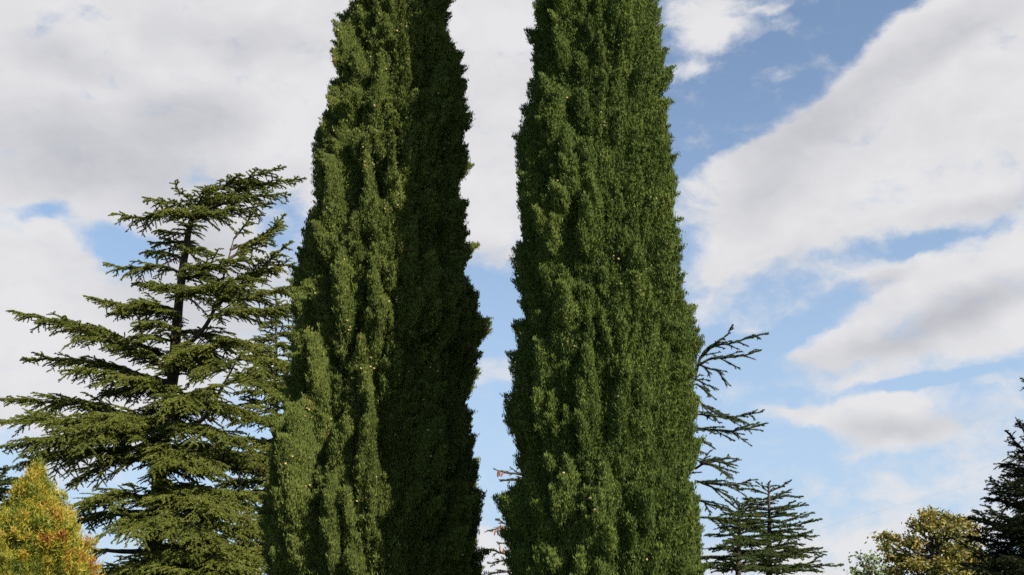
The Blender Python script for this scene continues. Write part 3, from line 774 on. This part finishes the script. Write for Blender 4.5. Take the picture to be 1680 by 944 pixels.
# ------------------------------------------------------------------ broadleaf trees
def broadleaf(name, label, Y, trunk, lobes, nsub, nleaf, lsize, mat, bark, seed, r_t, cat='tree', csize=.28, flat=.6):
    rng = np.random.default_rng(seed)
    tp = np.array([at(x, y, Y) for x, y in trunk])
    d = (tp[0] - tp[1]) / (tp[0][2] - tp[1][2]); base = tp[0] + d * (-.12 - tp[0][2])
    TP = spline(np.vstack([base, tp]), 20)
    root = thing(name, label, cat, (base[0], Y, 0))
    tb = MB(); tube(tb, TP, np.linspace(r_t, r_t * .3, 20), 10, .06, rng)
    t_o = child('trunk', tb, bark, root, smooth=True)
    fol = MB()
    px = np.linalg.norm(at(841, 472, Y) - at(840, 472, Y))
    for (x, y, rx, ry, dy) in lobes:
        c = at(x, y, Y + dy)
        w = MB()
        z = np.clip(c[2] - rng.uniform(.8, 1.8) * (ry * px + .3), TP[4][2], TP[-1][2])
        o = np.array([np.interp(z, TP[:, 2], TP[:, i]) for i in range(3)])
        mid = (o + c) / 2 + np.array([0, 0, -.12 * np.linalg.norm(c - o)]) + rng.normal(0, .08, 3)
        q = spline([o, mid, c], 10); tube(w, q, np.linspace(r_t * .32, .02, 10), 6, .05, rng)
        R = np.array([rx * px, min(rx, ry * 1.6) * px, ry * px])
        n = max(3, int(nsub * rx * ry / 900))
        u = norm(rng.standard_normal((n, 3))) * (rng.random((n, 1)) ** .45)
        cc = c + u * R
        for k in range(n):
            if rng.random() < .6:
                mm = (c + cc[k]) / 2 + rng.normal(0, .06, 3)
                tube(w, spline([c + (o - c) * .12, mm, cc[k]], 5), np.linspace(.022, .006, 5), 3)
        child('branch', w, bark, root, t_o, smooth=True)
        i = np.repeat(np.arange(n), nleaf)
        cs = csize * rng.uniform(.6, 1.3, n)
        p = cc[i] + rng.standard_normal((len(i), 3)) * (cs[i][:, None] * np.array([.5, .5, .5 * flat]))
        dd = norm(rng.standard_normal((len(i), 3)) + np.array([0, 0, -.25])); nrm = norm(rng.standard_normal((len(i), 3)) + np.array([0, 0, .9]))
        sd = norm(np.cross(dd, nrm))
        Ln = lsize * rng.uniform(.6, 1.3, (len(i), 1))
        V = np.stack([p, p + dd * Ln * .45 + sd * Ln * .34, p + dd * Ln, p + dd * Ln * .45 - sd * Ln * .34], 1)
        tone = np.clip(.40 + rng.normal(0, .12, n)[i] + rng.normal(0, .10, len(i)) + rng.normal(0, .08), 0, 1)
        fol.polys(V, tone)
    child('crown', fol, mat, root)

broadleaf('oak_tree', 'rounded autumn oak with olive and rust leaves beside the dark spruce', 40.0,
          [(1535, 960), (1538, 930), (1540, 880)],
          [(1526, 842, 13, 8, 0), (1515, 845, 12, 8, -.3), (1545, 858, 24, 12, .2), (1515, 866, 22, 12, -.2), (1575, 858, 16, 10, 0), (1585, 850, 8, 7, .1), (1560, 876, 26, 14, -.5), (1592, 880, 18, 16, .2),
           (1497, 858, 9, 6, .2), (1450, 880, 13, 5, 0), (1470, 884, 18, 7, .1), (1492, 890, 20, 10, -.2), (1460, 897, 14, 7, -.4), (1525, 895, 26, 14, .3), (1565, 905, 26, 16, -.7), (1455, 914, 13, 7, .2), (1480, 915, 22, 11, .4),
           (1505, 925, 26, 12, -.5), (1545, 930, 28, 16, -.9), (1590, 920, 26, 20, .2), (1470, 938, 24, 10, .1), (1515, 950, 40, 14, 0), (1580, 950, 34, 14, -.3), (1620, 930, 26, 22, .4), (1450, 955, 20, 10, .1)],
          72, 26, .12, M_OAK, M_BARK_O, 91, .22)
broadleaf('young_tree', 'small sparse sapling with pale green and orange leaves left of the oak', 32.0,
          [(1428, 965), (1427, 945), (1425, 918)],
          [(1410, 915, 7, 5, 0), (1425, 916, 8, 4, .1), (1435, 919, 6, 5, 0), (1413, 927, 6, 4, 0), (1402, 938, 8, 5, 0), (1428, 932, 7, 8, -.1), (1415, 944, 12, 6, .1), (1437, 940, 6, 10, .1), (1420, 956, 22, 8, 0)],
          150, 9, .10, M_PALE, M_BARK_O, 92, .05, 'tree', .22, .9)

# ------------------------------------------------------------------ far overhead wire
wb = MB()
wp = spline([at(1180, 918, 75), at(1382, 857, 75), at(1500, 822, 75), at(1617, 790, 75), at(1830, 735, 75)], 40)
tube(wb, wp, .0025, 5)
wo = wb.build('overhead_wire', M_WIRE)
wo['label'] = 'faint thin overhead wire crossing the pale sky above the autumn oak'; wo['category'] = 'wire'

# ------------------------------------------------------------------ light
PHI, ELEV = math.radians(45.5), math.radians(39)
SUN = Vector((math.sin(PHI) * math.cos(ELEV), -math.cos(PHI) * math.cos(ELEV), math.sin(ELEV)))
ld = bpy.data.lights.new('sun', 'SUN'); ld.energy = 5.0; ld.angle = math.radians(.53); ld.color = (1.0, .93, .82)
lo = bpy.data.objects.new('sun', ld); COL.objects.link(lo)
lo.rotation_euler = SUN.to_track_quat('Z', 'Y').to_euler()

# ------------------------------------------------------------------ sky with clouds
W = bpy.data.worlds.new('World'); S.world = W; W.use_nodes = True
nt = W.node_tree; N = nt.nodes; L = nt.links; N.clear()
def nd(t, **kw):
    n = N.new(t)
    for k, v in kw.items(): setattr(n, k, v)
    return n
def setin(n, i, v):
    if isinstance(v, bpy.types.NodeSocket): L.new(v, n.inputs[i])
    else: n.inputs[i].default_value = v
def math_(op, a, b=None, c=None, clamp=False):
    n = nd('ShaderNodeMath', operation=op, use_clamp=clamp); setin(n, 0, a)
    if b is not None: setin(n, 1, b)
    if c is not None: setin(n, 2, c)
    return n.outputs[0]
sky = nd('ShaderNodeTexSky', sky_type='NISHITA', sun_disc=False)
sky.sun_elevation = ELEV; sky.sun_rotation = math.pi - PHI
sky.air_density = 1.0; sky.dust_density = 0.6; sky.ozone_density = 1.3
tc = nd('ShaderNodeTexCoord'); dirv = tc.outputs['Generated']
sx = nd('ShaderNodeSeparateXYZ'); L.new(dirv, sx.inputs[0])
AZ = math_('ARCTAN2', sx.outputs[0], sx.outputs[1]); EL = math_('ARCSINE', sx.outputs[2])
cx = nd('ShaderNodeCombineXYZ'); L.new(AZ, cx.inputs[0]); L.new(EL, cx.inputs[1]); AE = cx.outputs[0]
# domain warp
def noise(vec, scale, detail=6, rough=.55, off=(0, 0, 0), sc=(1, 1, 1), col=False, rot=0):
    mp = nd('ShaderNodeMapping'); L.new(vec, mp.inputs[0]); mp.inputs['Location'].default_value = off; mp.inputs['Scale'].default_value = sc
    mp.inputs['Rotation'].default_value = (0, 0, rot)
    n = nd('ShaderNodeTexNoise'); L.new(mp.outputs[0], n.inputs['Vector']); n.inputs['Scale'].default_value = scale
    n.inputs['Detail'].default_value = detail; n.inputs['Roughness'].default_value = rough
    return n.outputs['Color' if col else 'Fac']
wc = noise(AE, 9, 5, .55, (1.3, .4, 0), (1, 1.4, 1), True, -.5)
ws = nd('ShaderNodeVectorMath', operation='SUBTRACT'); L.new(wc, ws.inputs[0]); ws.inputs[1].default_value = (.5, .5, .5)
wm = nd('ShaderNodeVectorMath', operation='SCALE'); L.new(ws.outputs[0], wm.inputs[0]); wm.inputs['Scale'].default_value = .055
wa = nd('ShaderNodeVectorMath', operation='ADD'); L.new(AE, wa.inputs[0]); L.new(wm.outputs[0], wa.inputs[1]); AW = wa.outputs[0]

def blob(px, py, rx, ry, rot=0.0, inner=.35, vec=None):
    """soft ellipse on the sky sphere; 1 inside, 0 outside. rot: degrees, positive = rising to the right"""
    a, e_ = azel(px, py)
    c = math.cos(e_)
    sa, se = rx / FPX * 1.12, ry / FPX * 1.12
    mp = nd('ShaderNodeMapping', vector_type='TEXTURE'); L.new(vec or AW, mp.inputs[0])
    mp.inputs['Location'].default_value = (a, e_, 0); mp.inputs['Rotation'].default_value = (0, 0, math.radians(rot))
    mp.inputs['Scale'].default_value = (sa / c, se, 1)
    ln = nd('ShaderNodeVectorMath', operation='LENGTH'); L.new(mp.outputs[0], ln.inputs[0])
    mr = nd('ShaderNodeMapRange', interpolation_type='SMOOTHSTEP'); L.new(ln.outputs['Value'], mr.inputs['Value'])
    mr.inputs['From Min'].default_value = inner; mr.inputs['From Max'].default_value = 1.0
    mr.inputs['To Min'].default_value = 1.0; mr.inputs['To Max'].default_value = 0.0
    return mr.outputs[0]

# cloud masses (weight, px, py, rx, ry, rot, inner)
CL = [
    # big deck at the upper left
    (1.3, 150, 60, 720, 360, 0, .6), (1.0, 560, 120, 330, 330, 0, .4), (1.2, 40, 540, 320, 230, 0, .5), (.75, 330, 540, 240, 190, 0, .3), (.6, 360, 400, 160, 60, 0, .3), (.9, 820, 130, 160, 280, 0, .5), (.7, 800, 390, 130, 120, 0, .4),
    (.5, 130, 740, 150, 70, 0, .2), (.55, 815, 605, 100, 46, 0, .2), (.8, 815, 905, 120, 45, 0, .4), (.3, 815, 800, 80, 40, 0, .1),
    # upper right
    (.85, 1150, 15, 85, 62, 0, .35), (.75, 1165, 68, 95, 32, 10, .2), (.65, 1130, 118, 75, 20, 5, .1), (.45, 1270, 2, 50, 16, 10, .2),
    (1.6, 1600, 180, 500, 192, 31, .70), (1.0, 1700, 200, 330, 190, 10, .5), (1.0, 1230, 300, 190, 62, 12, .45),
    (.55, 1220, 385, 150, 40, 0, .2), (.85, 1190, 440, 46, 32, 10, .3), (.75, 1310, 390, 66, 60, 0, .2), (.65, 1220, 505, 120, 34, 5, .1),
    (1.5, 1432, 455, 72, 28, 22, .3), (.9, 1610, 410, 110, 24, 18, .3),
    (1.15, 1640, 505, 320, 96, 13, .35), (1.1, 1390, 565, 150, 32, 6, .3), (.7, 1700, 480, 160, 110, 10, .4),
    (1.2, 1410, 668, 160, 36, 0, .3), (1.1, 1460, 705, 120, 42, -8, .3),
    (.5, 1620, 760, 320, 130, 12, .3), (.45, 1330, 650, 120, 40, 0, .2), (.65, 1480, 905, 420, 60, 5, .3), (.4, 1240, 925, 160, 50, 0, .2),
]
GAP = [(1.5, 205, 395, 98, 46, -12, .1), (.9, 85, 338, 70, 24, 10, .1), (1.1, 470, 370, 60, 90, 20, .2), (.5, 20, 745, 90, 50, 0, .2), (.5, 820, 520, 100, 90, 0, .3), (.4, 560, 25, 40, 12, 0, .1),
       (.5, 80, 40, 34, 22, 20, .1), (.85, 1570, 385, 190, 36, 8, .0), (1.1, 1340, 525, 150, 40, 24, .1), (.8, 1450, 405, 130, 30, 8, .1), (.5, 1180, 580, 140, 50, 0, .2), (.8, 1250, 505, 190, 80, 20, .2), (1.0, 1480, 636, 190, 16, 3, .2), (.5, 1300, 640, 80, 20, 0, .1), (.3, 110, 510, 60, 14, 0, .1)]
dens = None
for w, *b in CL:
    m = math_('MULTIPLY', blob(*b), w); dens = m if dens is None else math_('ADD', dens, m)
# the rest of the sky, away from the view
rest = noise(dirv, 1.6, 3, .5, (3, 1, 7), (1, 1, 2.2))
far = math_('MULTIPLY', math_('GREATER_THAN', math_('ABSOLUTE', AZ), .62), math_('MULTIPLY', math_('SUBTRACT', rest, .56), 4.0, clamp=True))
hi = math_('MULTIPLY', math_('GREATER_THAN', EL, .70), math_('MULTIPLY', math_('SUBTRACT', rest, .56), 4.0, clamp=True))
dens = math_('ADD', dens, math_('MAXIMUM', far, hi))
dens = math_('MINIMUM', dens, 1.15)
for w, *b in GAP:
    dens = math_('SUBTRACT', dens, math_('MULTIPLY', blob(*b), w))
f1 = noise(AW, 11, 9, .58, (0, 0, 0), (1, 1.9, 1), False, -.35)
dens = math_('ADD', dens, math_('MULTIPLY', math_('SUBTRACT', f1, .5), 2.1))
f4 = noise(AW, 34, 9, .62, (2, 7, 0), (1, 1.5, 1), False, -.3)
dens = math_('ADD', dens, math_('MULTIPLY', math_('SUBTRACT', f4, .5), 1.3))
cov = nd('ShaderNodeMapRange', interpolation_type='SMOOTHSTEP'); L.new(dens, cov.inputs['Value'])
cov.inputs['From Min'].default_value = .0; cov.inputs['From Max'].default_value = 1.05
# cloud brightness: soft grey undersides
GREY = [(.5, 200, 275, 330, 110, -4, .0), (.25, 60, 220, 260, 120, 0, .0), (.45, 400, 60, 200, 60, 0, .0), (.6, 330, 470, 220, 130, 0, .1), (.55, 330, 190, 130, 60, 0, .1),
        (.55, 1330, 215, 190, 80, 25, .1), (.4, 1250, 330, 160, 60, 8, .1), (.7, 1600, 510, 200, 46, 16, .0), (.3, 1400, 580, 190, 40, 8, .0), (.45, 1640, 330, 180, 30, 6, .1),
        (.55, 1465, 712, 130, 34, -6, .0), (.35, 800, 430, 110, 60, 0, .1), (.3, 1570, 690, 70, 26, 0, .1), (.4, 1440, 462, 70, 24, 20, .1), (.5, 1560, 60, 150, 60, 20, .1), (.4, 120, 95, 150, 40, 0, .1)]
gr = None
for w, *b in GREY:
    m = math_('MULTIPLY', blob(*b), w); gr = m if gr is None else math_('ADD', gr, m)
f2 = noise(AW, 8, 7, .55, (5, 2, 0), (1, 1.8, 1), False, -.3)
f3 = noise(AW, 30, 5, .6, (9, 2, 0), (1, 1.6, 1), False, -.3)
gr = math_('ADD', gr, math_('MULTIPLY', math_('SUBTRACT', f2, .5), .9))
gr = math_('ADD', gr, math_('MULTIPLY', math_('SUBTRACT', f3, .5), .35))
gr = math_('ADD', gr, .09, clamp=True)
SKY_S = 0.084
KX = 0.66 / SKY_S   # scene radiance per unit of sky colour
cc = nd('ShaderNodeMix', data_type='RGBA'); L.new(gr, cc.inputs['Factor'])
cc.inputs['A'].default_value = (.655 * KX, .65 * KX, .66 * KX, 1); cc.inputs['B'].default_value = (.40 * KX, .405 * KX, .44 * KX, 1)
hz = nd('ShaderNodeMapRange', interpolation_type='SMOOTHSTEP'); L.new(EL, hz.inputs['Value'])
hz.inputs['From Min'].default_value = -.02; hz.inputs['From Max'].default_value = .52; hz.inputs['To Min'].default_value = .85; hz.inputs['To Max'].default_value = .12
veil = nd('ShaderNodeMix', data_type='RGBA'); L.new(hz.outputs[0], veil.inputs['Factor']); L.new(sky.outputs[0], veil.inputs['A'])
veil.inputs['B'].default_value = (.37 * KX, .495 * KX, .68 * KX, 1)
mx = nd('ShaderNodeMix', data_type='RGBA'); L.new(math_('MULTIPLY', cov.outputs[0], .97), mx.inputs['Factor'])
L.new(veil.outputs['Result'], mx.inputs['A']); L.new(cc.outputs['Result'], mx.inputs['B'])
bg = nd('ShaderNodeBackground'); L.new(mx.outputs['Result'], bg.inputs['Color']); bg.inputs['Strength'].default_value = SKY_S
wo_ = nd('ShaderNodeOutputWorld'); L.new(bg.outputs[0], wo_.inputs['Surface'])
W.cycles.sampling_method = 'MANUAL'; W.cycles.sample_map_resolution = 512

# ------------------------------------------------------------------ view
vs = S.view_settings
vs.view_transform = 'Standard'; vs.look = 'None'; vs.exposure = 0.9; vs.gamma = 1.0; vs.use_curve_mapping = False
S.render.engine = 'CYCLES'
S.cycles.max_bounces = 6; S.cycles.diffuse_bounces = 3; S.cycles.glossy_bounces = 2; S.cycles.transmission_bounces = 3
S.cycles.caustics_reflective = False; S.cycles.caustics_refractive = False
S.cycles.use_denoising = False
